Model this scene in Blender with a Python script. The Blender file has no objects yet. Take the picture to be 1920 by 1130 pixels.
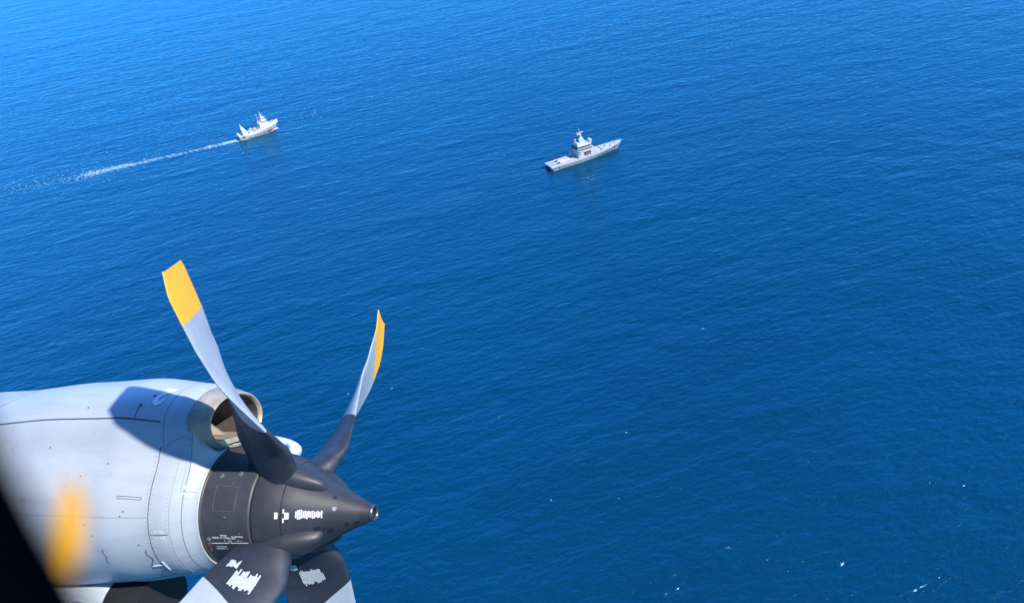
import bpy, bmesh, math, random
from mathutils import Vector, Matrix
R = math.radians
random.seed(7)

# ------------------------------------------------------------------ camera, light, exposure
sc = bpy.context.scene
COL = sc.collection
ALT = 320.0
PITCH, ROLL = R(33.6), R(7.5)
SUN_AZ, SUN_EL = R(62), R(49)          # azimuth: degrees to the right of straight behind the camera

fw = Vector((0, math.cos(PITCH), -math.sin(PITCH)))
r0 = Vector((1, 0, 0)); u0 = Vector((0, math.sin(PITCH), math.cos(PITCH)))
rt = math.cos(ROLL)*r0 - math.sin(ROLL)*u0
up = math.sin(ROLL)*r0 + math.cos(ROLL)*u0
CAM = Matrix((( rt.x, up.x, -fw.x, 0), (rt.y, up.y, -fw.y, 0), (rt.z, up.z, -fw.z, ALT), (0, 0, 0, 1)))
cd = bpy.data.cameras.new('camera')
cam = bpy.data.objects.new('camera', cd); COL.objects.link(cam)
cam.matrix_world = CAM
cd.sensor_width = 36; cd.lens = 1500/1920*36
cd.clip_start = .02; cd.clip_end = 60000
cd.dof.use_dof = True; cd.dof.focus_distance = 10.0; cd.dof.aperture_fstop = 2.6
sc.camera = cam

sun_dir = Vector((math.sin(SUN_AZ)*math.cos(SUN_EL), -math.cos(SUN_AZ)*math.cos(SUN_EL), math.sin(SUN_EL)))
ld = bpy.data.lights.new('sun', 'SUN'); ld.energy = 4.8; ld.angle = R(1.2); ld.color = (1, .975, .94)
lo = bpy.data.objects.new('sun', ld); COL.objects.link(lo)
lo.rotation_euler = sun_dir.to_track_quat('Z', 'Y').to_euler()
w = bpy.data.worlds.new('World'); sc.world = w; w.use_nodes = True
nt = w.node_tree
sky = nt.nodes.new('ShaderNodeTexSky'); sky.sky_type = 'NISHITA'; sky.sun_disc = False
sky.sun_elevation = SUN_EL
sky.sun_rotation = math.atan2(sun_dir.x, sun_dir.y)
SKY_LEFT = [(.001, .25), (.2, .30), (.40, .74), (.58, 1.0), (.78, .24), (.999, .08)]      # raised on this side to brighten the sea's reflection
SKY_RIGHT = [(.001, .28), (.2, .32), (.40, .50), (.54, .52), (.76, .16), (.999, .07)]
sky.altitude = 300; sky.air_density = 1.0; sky.dust_density = .2; sky.ozone_density = 4.0
bg = nt.nodes['Background']; bg.inputs['Strength'].default_value = .13
# sky weighted by height, strongest midway up, to shape the sea's reflections
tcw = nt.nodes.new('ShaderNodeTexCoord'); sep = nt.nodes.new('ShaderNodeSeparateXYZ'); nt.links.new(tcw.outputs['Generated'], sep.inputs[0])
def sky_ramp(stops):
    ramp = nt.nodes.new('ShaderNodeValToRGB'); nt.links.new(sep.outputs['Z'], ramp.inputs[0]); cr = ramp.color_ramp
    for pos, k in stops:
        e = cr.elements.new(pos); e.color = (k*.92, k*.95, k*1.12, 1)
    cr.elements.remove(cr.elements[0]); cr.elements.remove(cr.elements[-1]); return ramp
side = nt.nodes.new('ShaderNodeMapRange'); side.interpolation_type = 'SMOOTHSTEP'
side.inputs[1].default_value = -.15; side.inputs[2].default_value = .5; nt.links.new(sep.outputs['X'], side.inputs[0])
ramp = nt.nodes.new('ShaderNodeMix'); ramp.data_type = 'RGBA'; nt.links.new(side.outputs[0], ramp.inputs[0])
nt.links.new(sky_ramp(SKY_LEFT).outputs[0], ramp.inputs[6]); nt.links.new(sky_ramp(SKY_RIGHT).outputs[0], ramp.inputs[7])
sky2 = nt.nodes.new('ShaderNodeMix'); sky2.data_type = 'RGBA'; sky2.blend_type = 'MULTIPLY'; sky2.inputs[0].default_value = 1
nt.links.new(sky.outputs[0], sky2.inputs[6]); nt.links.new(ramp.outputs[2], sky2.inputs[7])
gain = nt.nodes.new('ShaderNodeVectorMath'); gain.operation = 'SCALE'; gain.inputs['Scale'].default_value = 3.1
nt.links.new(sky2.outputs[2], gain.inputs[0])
# sky behind the camera dimmed so the nacelle's shade turns darker
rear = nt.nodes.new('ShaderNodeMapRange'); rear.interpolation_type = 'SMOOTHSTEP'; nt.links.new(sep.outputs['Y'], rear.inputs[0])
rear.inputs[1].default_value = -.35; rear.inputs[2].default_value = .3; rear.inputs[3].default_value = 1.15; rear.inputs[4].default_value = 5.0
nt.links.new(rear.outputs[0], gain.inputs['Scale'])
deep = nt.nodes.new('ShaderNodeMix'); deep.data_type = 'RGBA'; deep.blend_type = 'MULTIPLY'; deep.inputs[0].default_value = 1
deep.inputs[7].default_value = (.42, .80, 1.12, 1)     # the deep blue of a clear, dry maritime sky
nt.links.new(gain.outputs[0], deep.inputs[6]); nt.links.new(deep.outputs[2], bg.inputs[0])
sc.view_settings.view_transform = 'Standard'; sc.view_settings.look = 'None'
sc.view_settings.exposure = .5; sc.view_settings.gamma = 1

# ------------------------------------------------------------------ materials
def mat(name, col, rough=.5, metal=0, noise=0, nscale=8, col2=None, spec=.5, bump=0):
    m = bpy.data.materials.new(name); m.use_nodes = True
    t = m.node_tree; b = t.nodes['Principled BSDF']
    b.inputs['Base Color'].default_value = (*col, 1); b.inputs['Roughness'].default_value = rough
    b.inputs['Metallic'].default_value = metal; b.inputs['Specular IOR Level'].default_value = spec
    if noise:
        tc = t.nodes.new('ShaderNodeTexCoord'); n = t.nodes.new('ShaderNodeTexNoise')
        n.inputs['Scale'].default_value = nscale; n.inputs['Detail'].default_value = 6; n.inputs['Roughness'].default_value = .62
        t.links.new(tc.outputs['Object'], n.inputs['Vector'])
        rp = t.nodes.new('ShaderNodeMapRange'); rp.inputs[1].default_value = .3; rp.inputs[2].default_value = .7
        t.links.new(n.outputs['Fac'], rp.inputs[0])
        mx = t.nodes.new('ShaderNodeMix'); mx.data_type = 'RGBA'
        c2 = col2 or tuple(c*(1-noise) for c in col)
        mx.inputs[6].default_value = (*c2, 1); mx.inputs[7].default_value = (*col, 1)
        t.links.new(rp.outputs[0], mx.inputs[0]); t.links.new(mx.outputs[2], b.inputs['Base Color'])
        rr = t.nodes.new('ShaderNodeMapRange'); rr.inputs[3].default_value = rough+.1; rr.inputs[4].default_value = max(.05, rough-.06)
        t.links.new(n.outputs['Fac'], rr.inputs[0]); t.links.new(rr.outputs[0], b.inputs['Roughness'])
        if bump:
            bp = t.nodes.new('ShaderNodeBump'); bp.inputs['Strength'].default_value = bump; bp.inputs['Distance'].default_value = .01
            t.links.new(n.outputs['Fac'], bp.inputs['Height']); t.links.new(bp.outputs[0], b.inputs['Normal'])
    return m

M = dict(
    nacelle=mat('grey_nacelle_paint', (.43, .467, .495), .42, 0, .10, 2.2),
    nacelle2=mat('grey_pod_paint', (.50, .54, .58), .4, 0, .08, 3),
    lip=mat('bare_intake_metal', (.47, .39, .275), .40, .2, .4, 6, (.27, .22, .155)),
    duct=mat('duct_interior', (.13, .11, .085), .5, .2, .4, 6, (.04, .035, .032)),
    black=mat('black_spinner_paint', (.036, .039, .047), .46, 0, .45, 8, bump=.08),
    ring=mat('black_front_frame', (.034, .036, .041), .5, 0, .3, 9, (.052, .052, .054), bump=.08),
    boot=mat('black_blade_boot', (.030, .034, .048), .5, 0, .4, 14, bump=.06),
    blade=mat('grey_blade_paint', (.36, .39, .43), .42, 0, .12, 10),
    yellow=mat('yellow_tip_paint', (.85, .42, .024), .45, 0, .08, 14),
    white=mat('white_marking_paint', (.80, .81, .82), .55, 0, .12, 40),
    placard=mat('faded_white_stencil', (.66, .70, .66), .55, 0, .35, 60),
    red=mat('red_marking_paint', (.45, .10, .08), .55),
    seam=mat('dark_seam_sealant', (.085, .09, .10), .7),
    seamgrey=mat('grey_seam_sealant', (.24, .26, .29), .7),
    metal=mat('worn_steel', (.13, .13, .14), .35, .8),
    smudge=mat('oily_smudge', (.014, .015, .026), .4),
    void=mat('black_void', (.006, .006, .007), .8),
    rubber=mat('black_window_rubber', (.0006, .0009, .0022), .9, 0, .3, 30, spec=0),
    navy=mat('naval_grey', (.46, .48, .51), .5, 0, .10, .3),
    navyhull=mat('naval_hull_grey', (.30, .325, .36), .45, 0, .14, .25),
    navydeck=mat('naval_deck_grey', (.52, .51, .50), .7, 0, .12, .35),
    glass=mat('dark_bridge_glass', (.012, .02, .035), .12),
    dark=mat('dark_fitting_and_shade', (.03, .032, .038), .6),
    rib=mat('boat_red', (.30, .12, .11), .6),
    twhite=mat('trawler_white', (.68, .68, .665), .45, 0, .12, .5),
    thull=mat('trawler_hull_grey', (.42, .43, .43), .5, 0, .2, .4, (.40, .37, .35)),
    tred=mat('trawler_red_bottom', (.24, .045, .065), .5, 0, .25, .6),
    trust=mat('rusty_steel', (.33, .24, .19), .7, 0, .4, 1.5),
    foam=mat('sea_foam', (.64, .71, .75), .9),
    aerated=mat('aerated_sea_water', (.10, .30, .42), .6),
    bird=mat('white_plumage', (.85, .85, .84), .8),
    birddark=mat('dark_plumage', (.06, .06, .065), .8),
    deckpink=mat('faded_deck_marking', (.56, .49, .47), .7),
)

def weathered(m, amount=.16):
    # faint oil streaks running aft and blotchy grime over the flat paint
    t = m.node_tree; b = t.nodes['Principled BSDF']; src = b.inputs['Base Color'].links[0].from_socket
    tc = t.nodes.new('ShaderNodeTexCoord'); out = src
    for scl, lo, hi, k in (((1.1, 13, 13), .52, .78, amount), ((2.6, 2.6, 2.6), .50, .80, amount*.8), ((26, 26, 26), .66, .74, amount*1.6)):
        mp = t.nodes.new('ShaderNodeMapping'); mp.inputs['Scale'].default_value = scl
        n = t.nodes.new('ShaderNodeTexNoise'); n.inputs['Scale'].default_value = 1; n.inputs['Detail'].default_value = 5
        t.links.new(tc.outputs['Object'], mp.inputs[0]); t.links.new(mp.outputs[0], n.inputs['Vector'])
        r = t.nodes.new('ShaderNodeMapRange'); r.inputs[1].default_value = lo; r.inputs[2].default_value = hi; r.inputs[4].default_value = k
        t.links.new(n.outputs['Fac'], r.inputs[0])
        x = t.nodes.new('ShaderNodeMix'); x.data_type = 'RGBA'; x.inputs[7].default_value = (.11, .105, .10, 1)
        t.links.new(r.outputs[0], x.inputs[0]); t.links.new(out, x.inputs[6]); out = x.outputs[2]
    t.links.new(out, b.inputs['Base Color'])
weathered(M['nacelle']); weathered(M['nacelle2'], .12); weathered(M['blade'], .14); weathered(M['yellow'], .10)

# ------------------------------------------------------------------ mesh helper
class MB:
    def __init__(s): s.v = []; s.f = []
    def add(s, vs, fs):
        o = len(s.v); s.v += [tuple(x) for x in vs]; s.f += [tuple(o+i for i in f) for f in fs]
        return s
    def loft(s, secs, closed=True, cap0=False, cap1=False):
        n = len(secs[0]); vs = [p for q in secs for p in q]; fs = []
        for i in range(len(secs)-1):
            for j in range(n if closed else n-1):
                a, b = i*n+j, i*n+(j+1) % n
                fs.append((a, b, b+n, a+n))
        if cap0: fs.append(tuple(range(n))[::-1])
        if cap1: fs.append(tuple((len(secs)-1)*n+i for i in range(n)))
        return s.add(vs, fs)
    def box(s, x0, x1, y0, y1, z0, z1, top=None):
        # top: (x0, x1, y0, y1) of the top face when it tapers
        t = top or (x0, x1, y0, y1)
        return s.add([(x0, y0, z0), (x1, y0, z0), (x1, y1, z0), (x0, y1, z0),
                      (t[0], t[2], z1), (t[1], t[2], z1), (t[1], t[3], z1), (t[0], t[3], z1)],
                     [(3, 2, 1, 0), (4, 5, 6, 7), (0, 1, 5, 4), (1, 2, 6, 5), (2, 3, 7, 6), (3, 0, 4, 7)])
    def tube(s, pts, r, n=10, cap=True):
        pts = [Vector(p) for p in pts]; rs = r if isinstance(r, (list, tuple)) else [r]*len(pts); secs = []
        for i, p in enumerate(pts):
            d = (pts[min(i+1, len(pts)-1)]-pts[max(i-1, 0)]).normalized()
            a = d.orthogonal().normalized() if i == 0 else (a - d*a.dot(d)).normalized()
            b = d.cross(a)
            secs.append([p + rs[i]*(math.cos(t)*a+math.sin(t)*b) for t in [2*math.pi*k/n for k in range(n)]])
        return s.loft(secs, True, cap, cap)
    def lathe(s, prof, n=64, cap0=False, cap1=False):
        # profile of (x, r) about the X axis
        secs = [[(x, -r*math.sin(2*math.pi*k/n), r*math.cos(2*math.pi*k/n)) for k in range(n)] for x, r in prof]
        return s.loft(secs, True, cap0, cap1)
    def ball(s, c, r, n=14, m=9):
        rx, ry, rz = r if isinstance(r, tuple) else (r, r, r); secs = []
        for i in range(m+1):
            t = math.pi*i/m; q = max(math.sin(t), 1e-3)
            secs.append([(c[0]+rx*q*math.cos(2*math.pi*k/n), c[1]+ry*q*math.sin(2*math.pi*k/n), c[2]-rz*math.cos(t)) for k in range(n)])
        return s.loft(secs, True, True, True)
    def strip(s, pts, nrm, wd, h=.003):
        # a raised flat band along a curve lying on a surface
        secs = []; pts = [Vector(p) for p in pts]
        for i, p in enumerate(pts):
            d = (pts[min(i+1, len(pts)-1)]-pts[max(i-1, 0)]).normalized()
            n = Vector(nrm[i]); c = d.cross(n).normalized()*wd*.5
            secs.append([p-c-n*h, p-c*.9+n*h, p+c*.9+n*h, p+c-n*h])
        return s.loft(secs, True, True, True)
    def build(s, name, m, parent=None, smooth=None):
        me = bpy.data.meshes.new(name); me.from_pydata(s.v, [], s.f); me.update()
        bm = bmesh.new(); bm.from_mesh(me); bmesh.ops.recalc_face_normals(bm, faces=bm.faces[:])
        if smooth:
            for e in bm.edges:
                e.smooth = len(e.link_faces) == 2 and e.calc_face_angle(0) < R(smooth)
            for f in bm.faces: f.smooth = True
        bm.to_mesh(me); bm.free()
        me.materials.append(m)
        o = bpy.data.objects.new(name, me); COL.objects.link(o)
        if parent: o.parent = parent
        return o

def tag(o, label=None, cat=None, group=None, kind=None):
    for k, v in (('label', label), ('category', cat), ('group', group), ('kind', kind)):
        if v: o[k] = v
    return o
def empty(name, mw):
    o = bpy.data.objects.new(name, None); COL.objects.link(o); o.matrix_world = mw; o.empty_display_size = .2
    return o
def lerp(x, tab):
    # piecewise smooth table look-up; x descending or ascending
    t = sorted(tab)
    if x <= t[0][0]: return t[0][1]
    for (a, p), (b, q) in zip(t, t[1:]):
        if x <= b:
            u = (x-a)/(b-a); u = u*u*(3-2*u)*.5 + u*.5
            return p+(q-p)*u
    return t[-1][1]

# ------------------------------------------------------------------ sea
def sea_material():
    m = bpy.data.materials.new('sea_water'); m.use_nodes = True
    t = m.node_tree; N = t.nodes.new; L = t.links.new
    t.nodes.remove(t.nodes['Principled BSDF'])
    b = N('ShaderNodeBsdfDiffuse'); g = N('ShaderNodeBsdfGlossy'); fr = N('ShaderNodeFresnel'); ms = N('ShaderNodeMixShader')
    g.inputs['Roughness'].default_value = .22; g.inputs['Color'].default_value = (*GLINT, 1); fr.inputs['IOR'].default_value = 1.42
    L(fr.outputs[0], ms.inputs[0]); L(b.outputs[0], ms.inputs[1]); L(g.outputs[0], ms.inputs[2])
    L(ms.outputs[0], t.nodes['Material Output'].inputs['Surface'])
    geo = N('ShaderNodeNewGeometry')
    def wave(lam, stretch, ang, amp, detail=1.5, ridge=False, seed=0):
        mp = N('ShaderNodeMapping'); mp.vector_type = 'POINT'
        rot = N('ShaderNodeVectorRotate'); rot.rotation_type = 'Z_AXIS'; rot.inputs['Angle'].default_value = -R(ang)
        L(geo.outputs['Position'], rot.inputs['Vector'])
        mp.inputs['Location'].default_value = (seed*13.7, seed*7.3, 0)
        mp.inputs['Scale'].default_value = (1/(lam*stretch), 1/lam, 0)
        L(rot.outputs[0], mp.inputs['Vector'])
        n = N('ShaderNodeTexNoise'); n.noise_dimensions = '2D'; n.inputs['Scale'].default_value = 1.6
        n.inputs['Detail'].default_value = detail; n.inputs['Roughness'].default_value = .5
        n.inputs['Distortion'].default_value = .35
        L(mp.outputs[0], n.inputs['Vector'])
        o = n.outputs['Fac']
        if ridge:
            s1 = N('ShaderNodeMath'); s1.operation = 'SUBTRACT'; s1.inputs[1].default_value = .5; L(o, s1.inputs[0])
            s2 = N('ShaderNodeMath'); s2.operation = 'ABSOLUTE'; L(s1.outputs[0], s2.inputs[0])
            s3 = N('ShaderNodeMath'); s3.operation = 'MULTIPLY'; s3.inputs[1].default_value = -2.0; L(s2.outputs[0], s3.inputs[0])
            o = s3.outputs[0]
        k = N('ShaderNodeMath'); k.operation = 'MULTIPLY'; k.inputs[1].default_value = amp; L(o, k.inputs[0])
        return k.outputs[0]
    ws = [wave(*a) for a in WAVES]
    acc = ws[0]
    for x in ws[1:]:
        k = N('ShaderNodeMath'); k.operation = 'ADD'; L(acc, k.inputs[0]); L(x, k.inputs[1]); acc = k.outputs[0]
    bp = N('ShaderNodeBump'); bp.inputs['Strength'].default_value = 1; bp.inputs['Distance'].default_value = 1
    L(acc, bp.inputs['Height'])
    for q in (b, g, fr): L(bp.outputs[0], q.inputs['Normal'])
    # upwelling colour of deep clear water, with faint patches of clearer and milkier water
    n = N('ShaderNodeTexNoise'); n.noise_dimensions = '2D'; n.inputs['Scale'].default_value = .006; n.inputs['Detail'].default_value = 3
    L(geo.outputs['Position'], n.inputs['Vector'])
    mx = N('ShaderNodeMix'); mx.data_type = 'RGBA'
    mx.inputs[6].default_value = (*WATER[0], 1); mx.inputs[7].default_value = (*WATER[1], 1)
    L(n.outputs['Fac'], mx.inputs[0]); L(mx.outputs[2], b.inputs['Color'])
    return m
GLINT = (.30, .80, 1.0)
WAVES = [  # wavelength, crest stretch, crest angle, height, detail, ridged, seed
    (85, 2.4, 16, 1.7, 1, False, 1),
    (34, 2.2, 9, 1.15, 1.5, False, 2),
    (15, 2.7, 18, .98, 2, False, 3),
    (7, 2.2, 10, .72, 2.5, False, 4),
    (3.4, 1.9, 24, .33, 2, False, 5),
    (1.5, 1.5, 2, .06, 2, False, 6),
]
WATER = [(.0004, .032, .076), (.0005, .041, .096)]
def sea():
    S = 30000
    b = MB(); n = 40
    xs = [-S + 2*S*i/n for i in range(n+1)]
    vs = [(x, y, 0) for y in xs for x in xs]
    fs = [(j*(n+1)+i, j*(n+1)+i+1, (j+1)*(n+1)+i+1, (j+1)*(n+1)+i) for j in range(n) for i in range(n)]
    b.add(vs, fs)
    tag(b.build('sea', sea_material()), kind='structure')
sea()

# ------------------------------------------------------------------ aircraft: frame X forward, Y outboard, Z up, origin at the propeller hub
AX, AY = .279, .012
F = 1500.0
hub = Vector(((541.1-960)/F*5.551, -(950.3-565)/F*5.551, -5.551))
a_ = Vector((math.cos(AY)*math.cos(AX), math.sin(AY), math.cos(AY)*math.sin(AX)))
up_ = Vector((0, 1, 0)); up_ = (up_ - a_*up_.dot(a_)).normalized(); out_ = up_.cross(a_)
AC = CAM @ Matrix(((a_.x, out_.x, up_.x, hub.x), (a_.y, out_.y, up_.y, hub.y), (a_.z, out_.z, up_.z, hub.z), (0, 0, 0, 1)))
plane = empty('turboprop_aircraft', AC)
tag(plane, 'grey turboprop aircraft engine with a black four-bladed yellow-tipped propeller, seen past a dark window frame', 'aircraft')
EYE = AC.inverted() @ CAM.translation       # where the photographer sits, in the aircraft's frame

BODY_W = [(-.42, .422), (-.65, .51), (-1.05, .60), (-1.6, .67), (-2.4, .70), (-3.8, .60)]
BODY_D = [(-.42, .428), (-.65, .485), (-1.05, .56), (-1.6, .635), (-2.4, .68), (-3.8, .60)]
IN_Z = [(-.40, .595), (-.52, .60), (-.65, .595), (-1.05, .56), (-1.6, .50), (-2.4, .39), (-3.8, .27)]
IN_W = [(-.40, .31), (-.52, .345), (-.65, .385), (-1.05, .46), (-1.6, .52), (-2.4, .54), (-3.8, .45)]
IN_H = [(-.40, .19), (-.52, .215), (-.65, .25), (-1.05, .315), (-1.6, .335), (-2.4, .345), (-3.8, .3)]
X0 = -.42      # front edge of the cowling
XI = -.515     # where the intake lip meets the cowling
def r_body(x, psi):
    s, c = math.sin(psi), math.cos(psi); wd = lerp(x, BODY_W); h = wd if c > 0 else lerp(x, BODY_D)
    return 1/math.sqrt((s/wd)**2+(c/h)**2)
def r_duct(x, psi):
    # flat-sided duct: an ellipse above its centre, straight walls down into the nacelle below it
    s, c = math.sin(psi), math.cos(psi); z = lerp(x, IN_Z); A = lerp(x, IN_W); B = lerp(x, IN_H)
    if c <= 0: return A
    if abs(s) > 1e-6 and A/abs(s)*c <= z: return A/abs(s)
    qa = (s/A)**2+(c/B)**2; qb = -2*c*z/B**2; qc = (z/B)**2-1
    d = max(0, qb*qb-4*qa*qc)
    return max(0, (-qb+math.sqrt(d))/(2*qa))
def r_cowl(x, psi):
    p = r_body(x, psi)
    q = r_duct(x, psi); k = .05
    if q <= 0: return p
    m = max(p, q); m = m + k*math.log(math.exp((p-m)/k)+math.exp((q-m)/k))
    if x > XI+.0015:      # forward of the intake lip the flank blends in gradually, and not inside the intake
        u = max(0, min(1, (X0-x)/(X0-XI))); u = u*u*(3-2*u)
        a = max(0, min(1, (abs(math.degrees((psi+math.pi) % (2*math.pi)-math.pi))-22)/8)); a = a*a*(3-2*a)
        return p+(m-p)*u*a
    return m
def cowl(x, psi, off=0):
    r = r_cowl(x, psi)
    P = Vector((x, -r*math.sin(psi), r*math.cos(psi)))
    if off:
        P += cowl_n(x, psi)*off
    return P
def cowl_n(x, psi):
    e = 1e-3
    g = lambda X, Q: Vector((X, -r_cowl(X, Q)*math.sin(Q), r_cowl(X, Q)*math.cos(Q)))
    return (g(x, psi+e)-g(x, psi-e)).cross(g(x-e, psi)-g(x+e, psi)).normalized() * 1.0
if cowl_n(-1.2, R(90)).y > 0:
    _n = cowl_n
    def cowl_n(x, psi): return -_n(x, psi)

def nacelle():
    NP = 120
    xs = [X0-.0092*i for i in range(11)]
    nose = MB(); nose.loft([[cowl(x, 2*math.pi*k/NP) for k in range(NP)] for x in xs if x > XI-.001])
    # rolled front edge of the cowling
    nose.loft([[Vector((x, -r*math.sin(2*math.pi*k/NP), r*math.cos(2*math.pi*k/NP))) for k in range(NP)] for x, r in ((X0, .424), (X0+.004, .420), (X0, .412), (X0-.03, .410))])
    nose.build('front_cowling', M['nacelle'], plane, 40)
    b = MB(); xs = [XI-.04*i for i in range(84)]
    b.loft([[cowl(x, 2*math.pi*k/NP) for k in range(NP)] for x in xs], True, False, True)
    body = b.build('engine_cowling', M['nacelle'], plane, 60)
    # intake: outer lip, rolled edge, duct going back into the nacelle
    def ell(x, z, A, B, n=72): return [Vector((x, -A*math.sin(2*math.pi*k/n), z+B*math.cos(2*math.pi*k/n))) for k in range(n)]
    lip = MB()
    secs = []
    for x in (-.545, -.52, -.49, -.46, -.43, -.41):
        secs.append(ell(x, lerp(x, IN_Z), lerp(x, IN_W)+.005, lerp(x, IN_H)+.005))
    secs += [ell(-.403, .595, .309, .189), ell(-.398, .595, .303, .184), ell(-.40, .595, .297, .178), ell(-.43, .595, .290, .172)]
    lip.loft(secs)
    lp = lip.build('intake_lip', M['lip'], plane, 60)
    d = MB()
    d.loft([ell(-.43, .595, .290, .172), ell(-.56, .59, .285, .168), ell(-.80, .56, .26, .15), ell(-1.15, .50, .20, .12)], True, False, True)
    dk = d.build('intake_duct', M['duct'], plane, 60)
    # flow splitter and floor ramp inside the duct
    s = MB()
    s.add([(-.52, .02, .478), (-.56, .08, .478), (-.82, .03, .64), (-.84, .09, .64), (-.84, -.05, .478), (-.84, .15, .478)],
          [(0, 2, 4), (1, 3, 5), (0, 1, 3, 2), (0, 4, 5, 1), (4, 2, 3, 5)])
    s.box(-.90, -.41, -.215, .215, .44, .472, (-.90, -.425, -.20, .20))
    s.build('intake_splitter', M['lip'], dk)
    # rivet rows round the lip
    rv = MB()
    for i in range(64):
        p = R(-80+i*160/63)
        for x, r in ((-.533, .0042), (-.506, .003)):
            q = r_duct(x, p)+.0055
            if q > r_body(x, p)+.015 and (r > .004 or i % 2): rv.ball((x, -q*math.sin(p), q*math.cos(p)), r, 6, 4)
    rv.build('rivet_row', M['seam'], lp)
    # panel seams, fasteners and latches
    sm = MB(); sg = MB()
    def seam(mb, pts, wd):
        P = [cowl(x, R(p), .0005) for x, p in pts]; n = [cowl_n(x, R(p)) for x, p in pts]; mb.strip(P, n, wd*.75, .0012)
    rng = lambda a, c, n: [a+(c-a)*i/n for i in range(n+1)]
    seam(sm, [(-.72, p) for p in rng(41, 150, 50)], .007)
    seam(sg, [(-.70, p) for p in rng(3, 41, 30)], .005)
    seam(sg, [(-.585, p) for p in rng(46, 150, 50)], .004)
    seam(sm, [(x, 32-(x+.72)*6.5) for x in rng(-.73, -3.0, 60)], .014)
    seam(sg, [(x, 88) for x in rng(-.73, -2.2, 30)], .005)
    seam(sm, [(x, 101) for x in rng(-.595, -.71, 8)], .006)
    seam(sg, [(x, 67) for x in rng(-.43, -.53, 8)], .004)
    seam(sg, [(-.535, p) for p in rng(48, 67, 10)], .004)
    seam(sg, [(x, 42-(x+.72)*50) for x in rng(-.55, -.71, 10)], .005)
    seam(sg, [(x, 124) for x in rng(-.44, -.57, 8)], .004)
    seam(sm, [(x, 150-(x+.6)*4) for x in rng(-.6, -2.6, 40)], .010)
    # small rectangular handle recess
    for p0 in (74.2, 75.8): seam(sm, [(x, p0) for x in rng(-.775, -.93, 6)], .0045)
    for x0 in (-.775, -.93): seam(sm, [(x0, p) for p in rng(74.2, 75.8, 3)], .0045)
    # curved latch rods low on the flank
    seam(sm, [(-.765-.012*math.sin(i), 113+i*1.9) for i in range(9)], .010)
    seam(sm, [(-1.05-.008*math.sin(i*1.3), 110+i*1.6) for i in range(8)], .006)
    def dot(x, p, r=.006, mb=sm):
        P = cowl(x, R(p), .001); mb.ball(tuple(P), r, 8, 4)
    dot(-.855, 20, .010); dot(-.905, 26.5, .011)
    seam(sm, [(-.91, p) for p in rng(27, 32.5, 4)], .006)
    for x, p in ((-1.05, 55), (-1.22, 64), (-.9, 87), (-.88, 84), (-1.1, 100), (-1.5, 50), (-1.6, 80), (-1.3, 30), (-.8, 108), (-.78, 128), (-1.15, 93)):
        dot(x, p, .0055)
    for i in range(30): dot(-.60, 48+i*3.2, .003, sg)
    for i in range(28): dot(-.705, 46+i*3.6, .003, sg)
    for i in range(30): dot(-.738, 46+i*3.2, .003, sg)
    sm.build('panel_seam', M['seam'], body); sg.build('faint_panel_seam', M['seamgrey'], body)
    # underside seam stiffener (bare metal) and lower panel edge
    st = MB(); P = [(-.70, p) for p in rng(126, 137, 6)]
    st.strip([cowl(x, R(p), .004) for x, p in P], [cowl_n(x, R(p)) for x, p in P], .012, .004)
    P = [(x, 130) for x in rng(-.70, -.78, 4)]
    st.strip([cowl(x, R(p), .004) for x, p in P], [cowl_n(x, R(p)) for x, p in P], .008, .003)
    st.build('seam_stiffener', M['nacelle2'], body)
    # markings
    def stencil(txt, size, x0, p0, name, m, rot=0, slant=0, parent=body, bold=.0, tall=1):
        cu = bpy.data.curves.new(name, 'FONT'); cu.body = txt; cu.size = size; cu.align_x = 'CENTER'; cu.align_y = 'CENTER'
        cu.shear = slant; cu.offset = bold
        o = bpy.data.objects.new(name, cu); COL.objects.link(o)
        dg = bpy.context.evaluated_depsgraph_get(); me0 = o.evaluated_get(dg).to_mesh()
        vs = [v.co.copy() for v in me0.vertices]; fs = [tuple(p.vertices) for p in me0.polygons]
        bpy.data.objects.remove(o)
        mb = MB(); out = []; r = r_cowl(x0, R(p0)); c, s = math.cos(rot), math.sin(rot)
        for v in vs:
            X, Y = v.x*c-v.y*s, (v.x*s+v.y*c)*tall
            out.append(cowl(x0+X, R(p0)-Y/r, .003))
        mb.add(out, fs); return mb.build(name, m, parent)
    stencil('2', .165, -.785, 18.5, 'engine_number', M['white'], R(180), .25, bold=.006, tall=1.45)
    stencil('P106', .034, -.652, 98.6, 'access_panel_number', M['white'])
    stencil('P104', .034, -.65, 103.4, 'access_panel_number', M['white'])
    stencil('P108', .032, -.485, 64.4, 'access_panel_number', M['white'])
    stencil('P107', .032, -.49, 69.8, 'access_panel_number', M['white'])
    # oil cooler scoop under the belly
    o_ = MB()
    def scs(x, z, A, B, n=40): return [Vector((x, -A*math.sin(2*math.pi*k/n)-.02, z+B*math.cos(2*math.pi*k/n))) for k in range(n)]
    o_.loft([scs(-1.30, -.75, .33, .24), scs(-1.45, -.75, .36, .26), scs(-1.8, -.73, .38, .27), scs(-2.3, -.68, .34, .22), scs(-2.7, -.6, .25, .12)], True, False, True)
    o_.loft([scs(-1.30, -.75, .33, .24), scs(-1.285, -.75, .325, .235), scs(-1.29, -.75, .315, .225)])
    oc = o_.build('oil_cooler_scoop', M['nacelle2'], plane, 50)
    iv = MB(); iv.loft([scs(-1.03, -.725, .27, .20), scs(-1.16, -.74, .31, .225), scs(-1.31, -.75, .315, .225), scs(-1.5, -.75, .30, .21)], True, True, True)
    iv.build('scoop_intake_shade', M['void'], oc, 50)  # solid black body coloured in for the shaded inside of the scoop
    tx = MB()
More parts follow.
